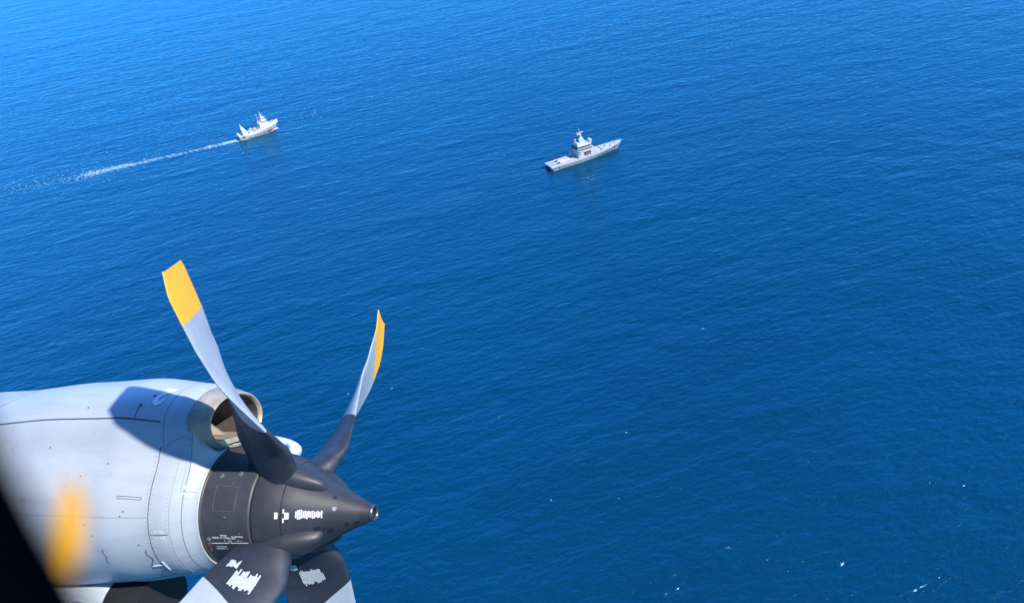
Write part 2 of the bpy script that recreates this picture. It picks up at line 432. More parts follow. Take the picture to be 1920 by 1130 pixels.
    for j, (dy, wds) in enumerate(((0, (8, 12, 9)), (.030, (9, 13, 8)), (.075, (3, 3)), (.105, (4, 4)))):
        x = -1.74 if j < 2 else -1.66
        for n_ in wds:
            for k in range(n_):
                x += .010
                t = R(68+ (dy/.3)*57.3*1.0)
                if random.random() < .9:
                    A, B, zc = .372, .267, -.735
                    q = [Vector((x+dx, -(A+.004)*math.sin(t+dt)-.02, zc+(B+.004)*math.cos(t+dt))) for dx, dt in ((0, 0), (.007, 0), (.007, .055), (0, .055))]
                    tx.add(q, [(0, 1, 2, 3)])
            x += .02
    tx.build('stencil_text', M['white'], oc)
    # exhaust shroud patch at the rear of the cowling
    eb = MB(); P = [(-1.98-.11*math.sin(i/12*1.5)-.012*i, 8+i*3.2) for i in range(13)]
    eb.strip([cowl(x, R(p), .001) for x, p in P], [cowl_n(x, R(p)) for x, p in P], .010, .002)
    eb.add([cowl(-2.09, R(8), .003), cowl(-1.97, R(2), .003), cowl(-2.05, R(22), .003)], [(0, 1, 2)])
    eb.build('shroud_edge', M['seamgrey'], body)
nacelle()

def front_frame():
    b = MB()
    b.lathe([(-.45, .406), (-.418, .406), (-.412, .401), (-.412, .397), (-.402, .395), (-.075, .376), (-.066, .368), (-.066, .33)], 96)
    fr = b.build('front_frame', M['ring'], plane, 30)
    d = MB()
    rr_ = lambda x: .395+(x+.402)/.327*(.376-.395)
    S = lambda x, p, o=0: Vector((x, -(rr_(x)+o)*math.sin(R(p)), (rr_(x)+o)*math.cos(R(p))))
    N_ = lambda p: Vector((0, -math.sin(R(p)), math.cos(R(p))))
    def line(pts, wd, mb): mb.strip([S(x, p, .001) for x, p in pts], [N_(p) for x, p in pts], wd, .0012)
    line([(-.33, p) for p in range(58, 83, 3)], .004, d); line([(-.17, p) for p in range(58, 83, 3)], .004, d)
    line([(x, 58) for x in (-.33, -.26, -.22, -.17)], .004, d); line([(x, 82) for x in (-.33, -.26, -.22, -.17)], .004, d)
    for x, p, r in ((-.32, 47, .011), (-.19, 43, .012), (-.22, 55, .007), (-.24, 88, .008), (-.14, 104, .006), (-.10, 70, .004), (-.10, 88, .004)):
        P = S(x, p, .001); d.ball(tuple(P), r, 10, 5)
    d.build('access_hatch', M['seam'], fr)
    wt = MB()
    def bars(x, p, seq, h=.018, s=1):
        for n_ in seq:
            for k in range(n_):
                if random.random() < .88:
                    hh = h*random.uniform(.7, 1)/.43*57.3
                    wt.add([S(x, p, .003), S(x+.0065, p, .003), S(x+.0065, p+hh, .003), S(x, p+hh, .003)], [(0, 1, 2, 3)])
                x += .0085
            x += .008
    bars(-.29, 105.5, (7,), .014); bars(-.345, 108, (9, 6, 4), .016); bars(-.20, 106.3, (2, 7), .014)
    bars(-.26, 111.5, (2,), .012); bars(-.165, 111.2, (2, 1), .012)
    bars(-.33, 119, (9,), .012); bars(-.34, 121.5, (10,), .016)
    line([(x, 116+(x+.36)*-6) for x in (-.36, -.26, -.2, -.09)], .004, wt)
    wt.build('stencil_text', M['placard'], fr)
    rd = MB(); line([(-.385, 116), (-.385, 119)], .006, rd); line([(-.385, 122), (-.385, 127)], .005, rd); line([(-.385, 116), (-.365, 116)], .006, rd)
    rd.build('warning_mark', M['red'], fr)
    # fastener eyelets
    for x, p in ((-.19, 44), (-.32, 48), (-.37, 111), (-.22, 112.5)):
        c = S(x, p, .003); n = N_(p); t = Vector((1, 0, 0)); b_ = n.cross(t)
        e = MB(); e.tube([c+.011*(math.cos(2*math.pi*k/14)*t+math.sin(2*math.pi*k/14)*b_) for k in range(15)], .0025, 6)
        e.build('fastener', M['seamgrey'], fr)
front_frame()

SPIN = [(-.058, .32), (-.058, .366), (-.052, .371), (.02, .358), (.10, .330), (.20, .277), (.30, .222), (.40, .168), (.50, .118), (.58, .080), (.625, .060), (.648, .052)]
def r_spin(x):
    t = SPIN[2:]
    for (p, a), (q, b) in zip(t, t[1:]):
        if x <= q: return a+(b-a)*max(0, (x-p)/(q-p))
    return t[-1][1]
BLADES = [  # angle table (radius fraction, degrees from up towards outboard), extra pitch, slant of the tip, end of the boot and its slant
    ([(.15, -30), (.25, -31), (.45, -35), (.68, -36.5), (1.0, -36)], 0, .045, .465, -.12),
    ([(.15, 65), (.28, 65), (.48, 61), (.70, 57.8), (.85, 55), (1.0, 49.5)], -11, -.04, .47, -.10),
    ([(.15, -128), (.25, -126), (.42, -120), (1.0, -116)], 0, .02, .40, .12),
    ([(.15, 147), (.30, 150), (1.0, 153)], 0, .02, .46, -.12),
]
RB = 2.045
CHORD = [(.15, .32), (.20, .41), (.28, .49), (.42, .47), (.6, .45), (.8, .42), (.92, .385), (.965, .33), (1.0, .20)]
THICK = [(.15, .18), (.20, .15), (.28, .095), (.42, .06), (.7, .032), (1.0, .012)]
BETA = [(.15, 78), (.26, 73), (.37, 62), (.5, 44), (.65, 31), (.8, 24), (1.0, 19)]
def blade_frame(bl, f):
    tab, dp = bl[:2]
    th = R(lerp(f, tab)); rad = Vector((0, math.sin(th), math.cos(th))); tan = Vector((0, -math.cos(th), math.sin(th)))  # tan: sense of rotation
    be = R(lerp(f, BETA)+dp); ch = math.cos(be)*tan + math.sin(be)*Vector((1, 0, 0)); nn = ch.cross(rad).normalized()
    return rad, ch, nn
def blade_pt(tab, f, s, side=0, off=0):
    """s: chord position -.5 (trailing) to .5 (leading); side +1/-1: which face"""
    rad, ch, nn = blade_frame(tab, f); c = lerp(f, CHORD); t = lerp(f, THICK)
    q = .5-s   # 0 at leading edge
    th = t*.5*2.6*(1.02*math.sqrt(max(q, 0))*.9 - .36*q - .52*q*q + .03*q**3)*1.25 if q < 1 else 0
    camber = .02*c*(1-(2*s)**2)
    return rad*RB*f + ch*(c*s) + nn*(camber + side*(max(th, .002)+off))
def blade(i, tab):
    ns = 17
    S = [-.5+.5*(1-math.cos(math.pi*k/(ns-1))) for k in range(ns)]
    def ring(f): return [blade_pt(tab, f, s, 1) for s in S] + [blade_pt(tab, f, s, -1) for s in S[::-1][1:-1]]
    def skew(f, k):   # slanted paint border: shift the station along the chord
        out = []
        for s in S: out.append(blade_pt(tab, f+k*s, s, 1))
        for s in S[::-1][1:-1]: out.append(blade_pt(tab, f+k*s, s, -1))
        return out
    fb, fy = tab[3], .815
    seq = lambda a, b, n: [a+(b-a)*k/n for k in range(n+1)]
    g = MB(); g.loft([skew(fb, tab[4])] + [ring(f) for f in seq(fb+.08, fy-.05, 10)] + [skew(fy, .07)])
    o = g.build('propeller_blade', M['blade'], plane, 50)
    k = MB(); k.loft([ring(f) for f in seq(.14, fb-.08, 14)] + [skew(fb, tab[4])], True, True)
    k.build('de_icing_boot', M['boot'], o, 50)
    y = MB(); y.loft([skew(fy, .07)] + [ring(f) for f in seq(fy+.05, .945, 4)] + [skew(.972, tab[2])], True, False, True)
    y.build('blade_tip', M['yellow'], o, 50)
    # stencilled placards on the face that looks towards the cabin
    rad, ch, nn = blade_frame(tab, .3); P = rad*RB*.3
    side = 1 if nn.dot(EYE-P) > 0 else -1
    d = MB(); rr = random.Random(i+3)
    def patch(f0, f1, s0, s1, n, jag):
        for j in range(n):
            a = s0+(s1-s0)*j/n; b = a+(s1-s0)/n*.80
            u = f0+rr.uniform(0, jag); v = f1-rr.uniform(0, jag)
            if rr.random() < .12: u += jag*1.2
            m_ = 4
            L_ = [blade_pt(tab, u+(v-u)*q/m_, a, side, .004) for q in range(m_+1)]
            R_ = [blade_pt(tab, u+(v-u)*q/m_, b, side, .004) for q in range(m_+1)]
            d.add(L_+R_, [(q, q+1, m_+2+q, m_+1+q) for q in range(m_)])
    if i >= 2: patch(.272, .352, -.17, .17, 15, .014)
    if i >= 1: patch(.245, .275, -.34, -.18, 8, .006)
    if i >= 1: d.build('stencil_placard', M['placard'], o)
    return o
for i, tab in enumerate(BLADES): blade(i, tab)

def spinner():
    b = MB(); b.lathe(SPIN + [(.650, .046), (.644, .040), (.59, .036)], 96, True, True)
    sp = b.build('spinner', M['black'], plane, 35)
    n = MB(); n.lathe([(.636, .0575), (.654, .054), (.658, .048), (.654, .042), (.636, .040)], 32)
    n.build('nose_ring', M['metal'], sp, 60)
    h = MB(); h.lathe([(.642, .0395), (.57, .0385), (.57, .001)], 24); h.build('nose_bore', M['void'], sp)
    s = MB()
    S = lambda x, p, o=0: Vector((x, -(r_spin(x)+o)*math.sin(R(p)), (r_spin(x)+o)*math.cos(R(p))))
    s.strip([S(.13, p, .0008) for p in range(0, 361, 4)], [S(.13, p, 1)-S(.13, p) for p in range(0, 361, 4)], .006, .001)
    s.build('spinner_seam', M['void'], sp)
    # island fairings where the blades pass through the shell
    for tab in BLADES:
        th = lerp(.2, tab[0]); f = MB(); secs = []
        for k in range(15):
            t = math.pi*k/14; x = .155-.20*math.cos(t); q = max(math.sin(t), .02)**.75
            base = r_spin(x)-.04; hh = .03+.075*(q if t < 1.57 else q**.55)*(1-.2*math.cos(t))
            secs.append([Vector((x, 0, 0)) + Vector((0, math.sin(R(th)+al*q*.36), math.cos(R(th)+al*q*.36)))*(base+hh*max(0, 1-abs(al)**3)) for al in [-1+2*j/16 for j in range(17)]])
        f.loft(secs, False); f.build('blade_fairing', M['black'], sp, 60)
    # placard of fine white lines, small cross mark, scuffs
    wt = MB()
    S2 = lambda x, p: S(x, p, .0025)
    for j in range(15):
        x = .215+.155*j/15; p0, p1 = 76+random.uniform(0, 3), 91-random.uniform(0, 3)
        wt.add([S2(x, p0), S2(x+.0064, p0), S2(x+.0064, (p0+p1)/2), S2(x, (p0+p1)/2), S2(x+.0064, p1), S2(x, p1)], [(0, 1, 2, 3), (3, 2, 4, 5)])
    for x0, x1, p0, p1 in ((.143, .150, 77, 93), (.154, .178, 81, 89), (.098, .116, 81, 88)):
        wt.add([S2(x0, p0), S2(x1, p0), S2(x1, p1), S2(x0, p1)], [(0, 1, 2, 3)])
    wt.build('stencil_placard', M['white'], sp)
    gk = MB()
    for x, p, r in ((.33, 112, .022), (.40, 126, .026), (.50, 118, .020), (.42, 42, .018), (.37, 116, .013), (.56, 126, .02)):
        c = S(x, p, .0015); n_ = (S(x, p, 1)-c).normalized(); t = (S(x+.01, p)-S(x, p)).normalized(); b_ = n_.cross(t)
        gk.add([c] + [c+r*random.uniform(.7, 1.1)*(math.cos(2*math.pi*k/12)*t+math.sin(2*math.pi*k/12)*b_) for k in range(12)], [(0, k+1, (k+1) % 12+1) for k in range(12)])
    gk.build('oily_smudge', M['smudge'], sp)
    pk = MB(); c = S(.43, 70, .0015); n_ = (S(.43, 70, 1)-c).normalized(); t = (S(.44, 70)-S(.43, 70)).normalized(); b_ = n_.cross(t)
    pk.add([c] + [c+.019*random.uniform(.6, 1.1)*(math.cos(2*math.pi*k/12)*t+math.sin(2*math.pi*k/12)*b_) for k in range(12)], [(0, k+1, (k+1) % 12+1) for k in range(12)])
    pk.build('worn_patch', M['seamgrey'], sp)
spinner()

def pod():
    # grey rounded store pod carried further out under the same wing
    b = MB(); x0, y0, z0 = POD
    secs = []
    for k in range(19):
        q = k/18; x = x0-2.6*q**1.6; r = .22*min(1, (1-(1-min(q*2.0, 1))**2))**.8 if q < .5 else .22
        r = max(r, .004)
        secs.append([Vector((x, y0+r*math.cos(t), z0+.95*r*math.sin(t)-.1*q)) for t in [2*math.pi*j/32 for j in range(32)]])
    b.loft(secs, True, True, True); b.build('wing_pod', M['nacelle2'], plane, 60)
POD = (-1.69, 3.0, -.21)
pod()

def window():
    # inner window surround: a thick dark ring the photographer looks out through
    inv = AC.inverted() @ CAM
    c = Vector((.1554, .0901, -.17)); r = .283
    b = MB(); secs = []; n = 120
    for rr, z in ((r+.12, 0), (r+.03, .0), (r+.006, .003), (r, .010), (r+.004, .035), (r+.03, .045), (r+.12, .045)):
        secs.append([inv @ (c+Vector((rr*math.cos(2*math.pi*k/n), rr*math.sin(2*math.pi*k/n), z))) for k in range(n)])
    b.loft(secs + [secs[0]]); fr = b.build('window_frame', M['rubber'], plane, 50)
    t = MB(); secs = []
    # upright yellow piece built onto the rim; the real object is unknown
    for q in range(9):
        v = q/8; y = -.0840+.0280*v; wd = .0040*(1-.5*(2*v-1)**2)
        secs.append([inv @ Vector((-.1362+.001*(v-.5)+dx*wd, y, -.247+dz)) for dx, dz in ((-1, .0008), (1, .0008), (1, -.0008), (-1, -.0008))])
    t.loft(secs, True, True, True)
    tag(t.build('yellow_piece', M['yellow'], fr), 'small yellow shape, blurred')
window()

# ------------------------------------------------------------------ naval ship: X forward from the stern, Y to port, Z up from the waterline
def place(name, x, y, head):
    return empty(name, Matrix.Translation((x, y, 0)) @ Matrix.Rotation(R(head), 4, 'Z'))
def hull_loft(mb, st, zk=.55, flare=1.0, rake=5.0):
    secs = []; x1 = st[-1][0]
    for x, hb, wl, zd in st:
        sh = rake*max(0, (x-x1+24)/24)**1.5      # the stem rakes forward above the water
        k = zd*zk; hk = wl+(hb-wl)*.82*flare if hb > .3 else hb*.8
        secs.append([(x, hb, zd), (x-sh*.45, hk if hb < 1 else max(hk, wl), k), (x-sh, wl, 0), (x-sh, wl*.9, -2.5), (x-sh, -wl*.9, -2.5), (x-sh, -wl, 0), (x-sh*.45, -(hk if hb < 1 else max(hk, wl)), k), (x, -hb, zd)])
    mb.loft(secs, True, True, True); return secs
def naval():
    t = place('patrol_ship', 50.6, 696.0, 22.6)
    tag(t, 'light grey naval patrol ship with tall pointed mast and long flat stern deck', 'ship')
    st = [(9, 6.5, 5.7, 4.6), (20, 6.75, 6.0, 4.6), (34, 6.8, 6.2, 4.7), (46, 6.6, 5.6, 5.0), (57, 5.8, 4.0, 5.5), (66, 4.4, 2.4, 6.1), (74, 2.6, 1.1, 6.8), (79.5, 1.1, .4, 7.3), (82, .12, .05, 7.5)]
    h = MB(); hull_loft(h, st)
    # three stern fingers with boat ramps between them
    for y0, y1 in ((-6.5, -3.6), (-1.4, 1.4), (3.6, 6.5)):
        h.box(0, 9.01, y0, y1, 3.3, 4.55)
    h.box(2.2, 9.0, -5.6, 5.6, -1, 3.3)
    hull = h.build('hull', M['navyhull'], t)
    for y in (-2.5, 2.5): MB().box(.6, 9.0, y-1.09, y+1.09, 3.31, 3.4).build('boat_ramp', M['dark'], hull)  # ramp wells coloured dark for the shade between the fingers
    MB().box(.5, 2.19, -5.9, 5.9, -1, 3.28, (.5, 2.19, -6.2, 6.2)).build('transom', M['dark'], hull)  # stern face given a dark colour in place of its shade
    d = MB()
    top = [(x, hb+.06, zd) for x, hb, wl, zd in st]
    d.loft([[(x, y, zd+.02), (x, -y, zd+.02), (x, -y, zd+.14), (x, y, zd+.14)] for x, y, zd in top], True, True, True)
    for y0, y1 in ((-6.55, -3.6), (-1.4, 1.4), (3.6, 6.55)): d.box(-.1, 8.95, y0, y1, 4.57, 4.72)
    dk = d.build('deck', M['navy'], t)
    # bright gunwale strake along each side
    for sg in (-1, 1):
        gs = MB(); gs.loft([[(x, sg*(hb+.07), zd+.25), (x, sg*(hb+.10), zd-1.5), (x, sg*(hb-.12), zd-1.6), (x, sg*(hb-.1), zd+.25)] for x, hb, wl, zd in st[:-1]], True, True, True)
        gs.box(0, 8.99, sg*6.5-.06, sg*6.5+.07, 3.1, 4.8)
        gs.build('gunwale_strake', M['navy'], hull)
    mk = MB(); mk.box(12, 28, -3.4, 3.6, 4.76, 4.79); mk.build('landing_marking', M['deckpink'], dk)
    ln = MB()
    for y in (-3.5, 3.7): ln.box(9, 28.5, y-.14, y+.14, 4.80, 4.83)
    ln.box(20, 20.3, -3.3, 3.5, 4.80, 4.83)
    ln.build('deck_line', M['dark'], dk)
    for y in (-2.5, 2.5): MB().box(9.2, 11.2, y-.9, y+.9, 4.73, 5.7, (9.5, 11, y-.7, y+.7)).build('ramp_winch', M['dark'], t)
    # superstructure
    s = MB()
    s.box(30, 52.5, -6.3, 6.3, 4.8, 11.8, (30.4, 46.5, -5.3, 5.3))
    s.loft([[(x, y, z) for y in (-w_, w_)] + [(x, w_, 4.9), (x, -w_, 4.9)] for x, z, w_ in ((46, 11.7, 5.3), (47.5, 11.2, 5.3), (49.5, 9.6, 5.2), (51.6, 7.4, 5.1), (53.5, 5.1, 5.0))], True, True, True)
    ss = s.build('superstructure', M['navy'], t)
    wb = MB(); wb.box(31, 45.2, -5.62, 5.62, 11.0, 11.55); wb.build('window_band', M['glass'], ss)
    br = MB()
    br.box(29.4, 45.4, -5.9, 5.9, 11.8, 13.3, (29.2, 45.0, -6.1, 6.1))
    br.box(29.8, 43.6, -5.5, 5.5, 14.5, 15.4, (30.6, 42.6, -4.9, 4.9))
    bg_ = br.build('bridge', M['navy'], t)
    gl = MB(); gl.box(29.5, 44.2, -5.75, 5.75, 13.3, 14.5, (29.9, 43.5, -5.35, 5.35)); gl.build('bridge_window', M['glass'], bg_)
    ag = MB(); ag.box(29.1, 29.3, -5.6, 5.6, 11.9, 13.2); ag.build('aft_window', M['glass'], bg_)
    ro = MB(); ro.box(30.2, 33.5, -4.5, 4.0, 15.4, 17, (30.6, 33.5, -3.8, 3.4)); ro.build('sensor_cabin', M['navy'], bg_)
    # starboard and port boat bays
    for sg, nm in ((-1, 0), (1, 1)):
        bb = MB(); bb.box(36.5, 43.4, sg*6.16-.12, sg*6.16+.12, 6.0, 9.2); 
        o = bb.build('boat_bay', M['void'], ss)
        fr = MB()
        for z in (5.85, 9.2): fr.box(36.2, 43.7, sg*6.2-.2, sg*6.2+.2, z, z+.2)
        fr.build('bay_frame', M['navy'], o)
        rb = MB(); rb.tube([(37.2, sg*6.35, 6.9), (39.5, sg*6.45, 6.8), (41.5, sg*6.4, 7.0), (43.0, sg*6.3, 7.6)], [.5, .55, .5, .2], 10)
        rb.box(38, 41, sg*6.4-.3, sg*6.4+.3, 7.2, 7.9)
        rb.build('tender', M['rib'], o, 60)
    for z in (7.4, 9.3): MB().box(30.6, 32.4, -6.0, -5.8, z, z+.7).build('side_vent', M['dark'], ss)
    # enclosed mast
    m_ = MB()
    m_.box(33.8, 41.2, -2.6, 2.6, 15.4, 22.5, (34.3, 36.6, -.8, .8))
    m_.box(34.1, 37.2, -.95, .95, 22.5, 25, (34.6, 36.2, -.5, .5))
    mast = m_.build('mast', M['navy'], t)
    rd = MB(); rd.box(34.9, 38.8, -.5, .5, 24.6, 25.1, (35.2, 39.6, -.4, .4)); rd.box(32.2, 34.6, -.6, .6, 23.6, 24.4); rd.ball((33.0, 0, 24.8), .7)
    rd.box(35.1, 35.7, -2.6, 2.6, 23.2, 23.6); rd.box(34.6, 36, -1.4, 1.4, 21.4, 22.3)
    rd.build('radar', M['navy'], mast)
    rb = MB(); rb.box(33.5, 34.4, -.7, .7, 20.6, 21.5); rb.box(34.2, 34.6, -.5, .5, 24.6, 25.4); rb.build('sensor', M['dark'], mast)
    po = MB(); po.tube([(35.2, 0, 25), (35.1, 0, 27), (35.0, 0, 29.6)], [.34, .24, .11], 8); po.ball((35.1, 0, 27.2), (.5, .5, .8))
    po.build('antenna_pole', M['navy'], mast)
    fn = MB(); fn.box(43.2, 45.6, -2.8, 2.8, 12.8, 16.8, (45.2, 47.6, -2.4, 2.4)); f_ = fn.build('funnel', M['navy'], t)
    fd = MB(); fd.box(45.7, 46.7, -1.9, 1.9, 13.0, 15.0); fd.build('funnel_vent', M['dark'], f_)
    dm = MB(); dm.tube([(31.2, 2, 15.4), (31.2, 2, 18)], .3, 8); dm.ball((31.2, 2, 18.6), 1.0); dm.build('sensor_dome', M['navy'], t, 50)
    sd = MB(); sd.tube([(27.4, 4.2, 4.7), (27.4, 4.2, 6.2)], .8, 10); sd.ball((27.4, 4.2, 7.4), 1.7); sd.box(24.2, 25.6, 4.5, 5.9, 4.7, 6.0); sd.build('satellite_dome', M['navy'], t, 50)
    # foredeck fittings
    g = MB(); g.box(62.2, 64.6, -1.2, 1.2, 5.9, 8.0, (62.6, 64.0, -.8, .8)); gun = g.build('deck_gun', M['navy'], t)
    gb = MB(); gb.tube([(64.2, 0, 7.4), (67.2, 0, 7.9)], .16, 8); gb.build('gun_barrel', M['navyhull'], gun)
    for x, y, z in ((59, -2.4, 5.65), (59.2, 2.6, 5.65), (67.2, -1.0, 6.25), (70.2, .8, 6.55), (55, -4.0, 5.4), (66, -3.2, 6.2), (73, 0, 6.85)):
        MB().box(x, x+.9, y-.4, y+.4, z, z+.7, (x+.1, x+.7, y-.3, y+.3)).build('deck_fitting', M['dark'], t)
    bw = MB(); bw.box(57, 57.4, -4.4, 4.4, 5.5, 6.5); bw.build('breakwater', M['navy'], t)
    an = MB(); an.box(71.2, 73.0, -2.62, -1.9, 3.2, 5.4, (71.6, 73.2, -2.9, -2.2)); an.build('anchor_recess', M['dark'], hull)
    rl = MB()
    for i in range(len(st)-1):
        (x, hb, _, zd), (x2, hb2, _, zd2) = st[i], st[i+1]
        for sg in (-1, 1):
            rl.tube([(x, sg*(hb-.15), zd+1.1), (x2, sg*(hb2-.15), zd2+1.1)], .04, 5)
            for k in range(5):
                q = k/5; rl.tube([(x+(x2-x)*q, sg*(hb+(hb2-hb)*q-.15), zd+(zd2-zd)*q), (x+(x2-x)*q, sg*(hb+(hb2-hb)*q-.15), zd+(zd2-zd)*q+1.1)], .04, 5)
    rl.build('railing', M['navy'], t)
    for o in t.children:
        if o.name.split('.')[0] in ('superstructure', 'bridge', 'mast', 'funnel', 'sensor_dome'):
            o.scale.z = 1.13; o.location.z = -4.8*.13
naval()

# ------------------------------------------------------------------ trawler
TR = (-285.2, 886.0, 30.8)
def trawler():
    t = place('fishing_trawler', *TR)
    tag(t, 'white stern trawler with red waterline and tall masts towing a foam wake', 'fishing boat')
    st = [(0, 4.4, 4.0, 4.4), (6, 4.9, 4.5, 4.3), (14, 5.1, 4.7, 4.4), (24, 5.1, 4.6, 4.9), (30, 5.0, 4.2, 6.2), (37, 4.4, 2.9, 7.4), (43, 2.8, 1.2, 8.3), (47, .9, .3, 9.0), (48.6, .12, .04, 9.3)]
    h = MB(); hull_loft(h, st, .45, .9); hull = h.build('hull', M['thull'], t)
    r_ = MB()
    for sg in (-1, 1):
        sh = lambda x: 5.0*max(0, (x-st[-1][0]+24)/24)**1.5
        r_.loft([[(x-sh(x), sg*(wl+.06), -.8), (x-sh(x)*(1-.5*zz/zd), sg*(wl+(hb-wl)*.35*zz/2.2+.10), zz), (x-sh(x), sg*(wl-.2), zz), (x-sh(x), sg*(wl-.3), -.8)] for (x, hb, wl, zd), zz in zip(st, (.1, .3, .7, 1.2, 1.8, 2.5, 3.1, 3.5, 3.7))], True, True, True)
    r_.build('red_bottom', M['tred'], hull)
    for sg in (-1, 1):
        bw = MB(); bw.loft([[(x, sg*(hb+.05), zd+1.0), (x, sg*(hb+.06), zd-2.0*(zd/9+.35)), (x, sg*(hb-.18), zd-2.0), (x, sg*(hb-.14), zd+1.0)] for x, hb, wl, zd in st[1:]], True, True, True)
        bw.build('bulwark', M['twhite'], hull)
    dk = MB(); dk.loft([[(x, hb-.1, zd+.03), (x, -hb+.1, zd+.03), (x, -hb+.1, zd+.12), (x, hb-.1, zd+.12)] for x, hb, wl, zd in st[:-1]], True, True, True)
    dk.build('deck', M['twhite'], t)
    # stern ramp and gallows
    rp = MB(); rp.box(-.25, .1, -2.2, 2.2, -.5, 4.1); rp.box(0.1, 5, -1.9, 1.9, 4.43, 4.6); rp.build('stern_ramp', M['dark'], hull)
    sq = MB(); sq.box(4.0, 6.2, -5.1, -4.6, 1.9, 3.6); sq.build('hull_scupper', M['dark'], hull)
    ps = MB()
    for sg in (-1, 1): ps.box(-.4, 2.4, sg*3.4-.7, sg*3.4+.7, 4.4, 7.0, (0, 1.8, sg*3.4-.5, sg*3.4+.5))
    ps.tube([(.6, -3.4, 7), (.6, 3.4, 7)], .35, 8); ps.build('stern_gallows', M['twhite'], t)
    ga = MB()
    for sg in (-1, 1):
        ga.loft([[(x, sg*y0, z), (x+l, sg*y0, z), (x+l, sg*(y0+.9), z), (x, sg*(y0+.9), z)] for x, l, y0, z in ((5.4, 3.0, 3.4, 4.4), (5.4, 2.0, 2.4, 9.5), (5.2, 1.0, .6, 14.0))], True, True, True)
        ga.loft([[(x, sg*y0, z), (x+l, sg*y0, z), (x+l, sg*(y0+.7), z), (x, sg*(y0+.7), z)] for x, l, y0, z in ((11.0, 1.6, 3.4, 4.4), (8.2, 1.2, 2.2, 9.5), (6.0, .6, .6, 14.0))], True, True, True)
    ga.box(5.0, 6.4, -1.6, 1.6, 13.6, 14.4); ga.box(5.6, 8.4, -3.3, 3.3, 9.2, 9.9); ga.tube([(5.6, 0, 14.2), (5.4, 0, 17.4)], [.35, .15], 8)
    ga.build('net_gantry', M['twhite'], t)
    # working deck gear
    hp = MB()
    for y in (-2.2, 2.2): hp.tube([(14.0+2.2-2.2*math.cos(math.pi*k/8), y, 4.4+3.8*math.sin(math.pi*k/8)**.8) for k in range(9)], .32, 8)
    hp.tube([(16.2, -2.2, 8.2), (16.2, 2.2, 8.2)], .25, 8); hp.build('davit_hoop', M['twhite'], t, 50)
    for x, y in ((12.5, 2.6), (19, -2.6), (19, 2.6), (22, 0)):
        wn = MB(); wn.tube([(x, y-1.1, 5.5), (x, y+1.1, 5.5)], .85, 12)
        wn.box(x-.7, x+.7, y-1.3, y+1.3, 4.45, 5.1)
        wn.build('trawl_winch', M['trust'], t)
    for x, y, hgt in ((20.5, -3.8, 2.2), (20.5, 3.8, 2.6), (23.6, -3.6, 3.2), (25, 3.4, 3.0), (17.4, 3.9, 1.8), (11, -4.0, 1.5)):
        MB().box(x, x+1.5, y-.8, y+.8, 4.5, 4.6+hgt, (x+.2, x+1.2, y-.6, y+.6)).build('deck_locker', M['twhite'] if hgt > 2 else M['trust'], t)
    # accommodation and wheelhouse
    a = MB()
    a.box(26, 39, -4.6, 4.6, 5.0, 9.0, (26.4, 38, -4.3, 4.3))
    a.box(27.2, 36.6, -4.0, 4.0, 9.0, 11.4, (27.5, 35.8, -3.8, 3.8))
    ac = a.build('deckhouse', M['twhite'], t)
    for x in (27.4, 30, 32.6, 35.2): MB().box(x, x+.7, -4.56, -4.44, 7.2, 7.8).build('porthole', M['dark'], ac)
    wh = MB(); wh.box(28.4, 35.4, -3.6, 3.6, 11.4, 12.2); wh.box(28.2, 35.7, -3.8, 3.8, 13.2, 13.7); wh.box(29, 34.8, -3.2, 3.2, 12.2, 13.2)
    wo = wh.build('wheelhouse', M['twhite'], t)
    wg = MB(); wg.box(28.7, 35.1, -3.4, 3.4, 12.22, 13.18); wg.build('wheelhouse_window', M['glass'], wo)
    for y in (-2.65, 2.65):
        fn = MB().box(26.4, 29.2, y-.75, y+.75, 9.0, 13.6, (26.0, 28.4, y-.55, y+.55)).build('funnel', M['twhite'], t)
        MB().box(26.2, 28.2, y-.45, y+.45, 13.62, 14.1).build('funnel_cap', M['dark'], fn)
    ms = MB()
    ms.loft([[(x, -w_, z), (x+l, -w_, z), (x+l, w_, z), (x, w_, z)] for x, l, w_, z in ((30.6, 2.6, 1.6, 13.7), (30.6, 1.8, 1.0, 17), (30.4, .7, .35, 22))], True, True, True)
    ms.tube([(30.8, 0, 20), (30.7, 0, 24.5)], [.35, .15], 8)
    ms.box(30.2, 33.8, -2.6, 2.6, 16.6, 17.1)
    mo = ms.build('mast', M['twhite'], t)
    for x, y, z0, z1 in ((27.2, 2.6, 11, 22.5), (28.2, -2.6, 11, 20), (33.6, 2.4, 13.7, 20.5), (34.6, -2.2, 13.7, 19.5)):
        MB().tube([(x, y, z0), (x, y, z1)], [.26, .12], 6).build('whip_antenna', M['twhite'], mo)
    rad = MB(); rad.box(32.4, 33.0, -2.0, 2.0, 17.3, 17.8); rad.ball((33.4, 1.6, 15.2), 1.0); rad.ball((30, -2.2, 15), .8); rad.build('radar', M['twhite'], mo, 50)
    for x, y in ((40, -2.2), (41.2, 1.8), (42.6, -1.2), (43.8, .9), (45, -.2), (39.6, 2.4)):
        MB().box(x, x+.8, y-.5, y+.5, 7.9+.18*(x-39), 8.9+.18*(x-39), (x+.1, x+.7, y-.3, y+.3)).build('deck_fitting', M['trust'], t)
trawler()

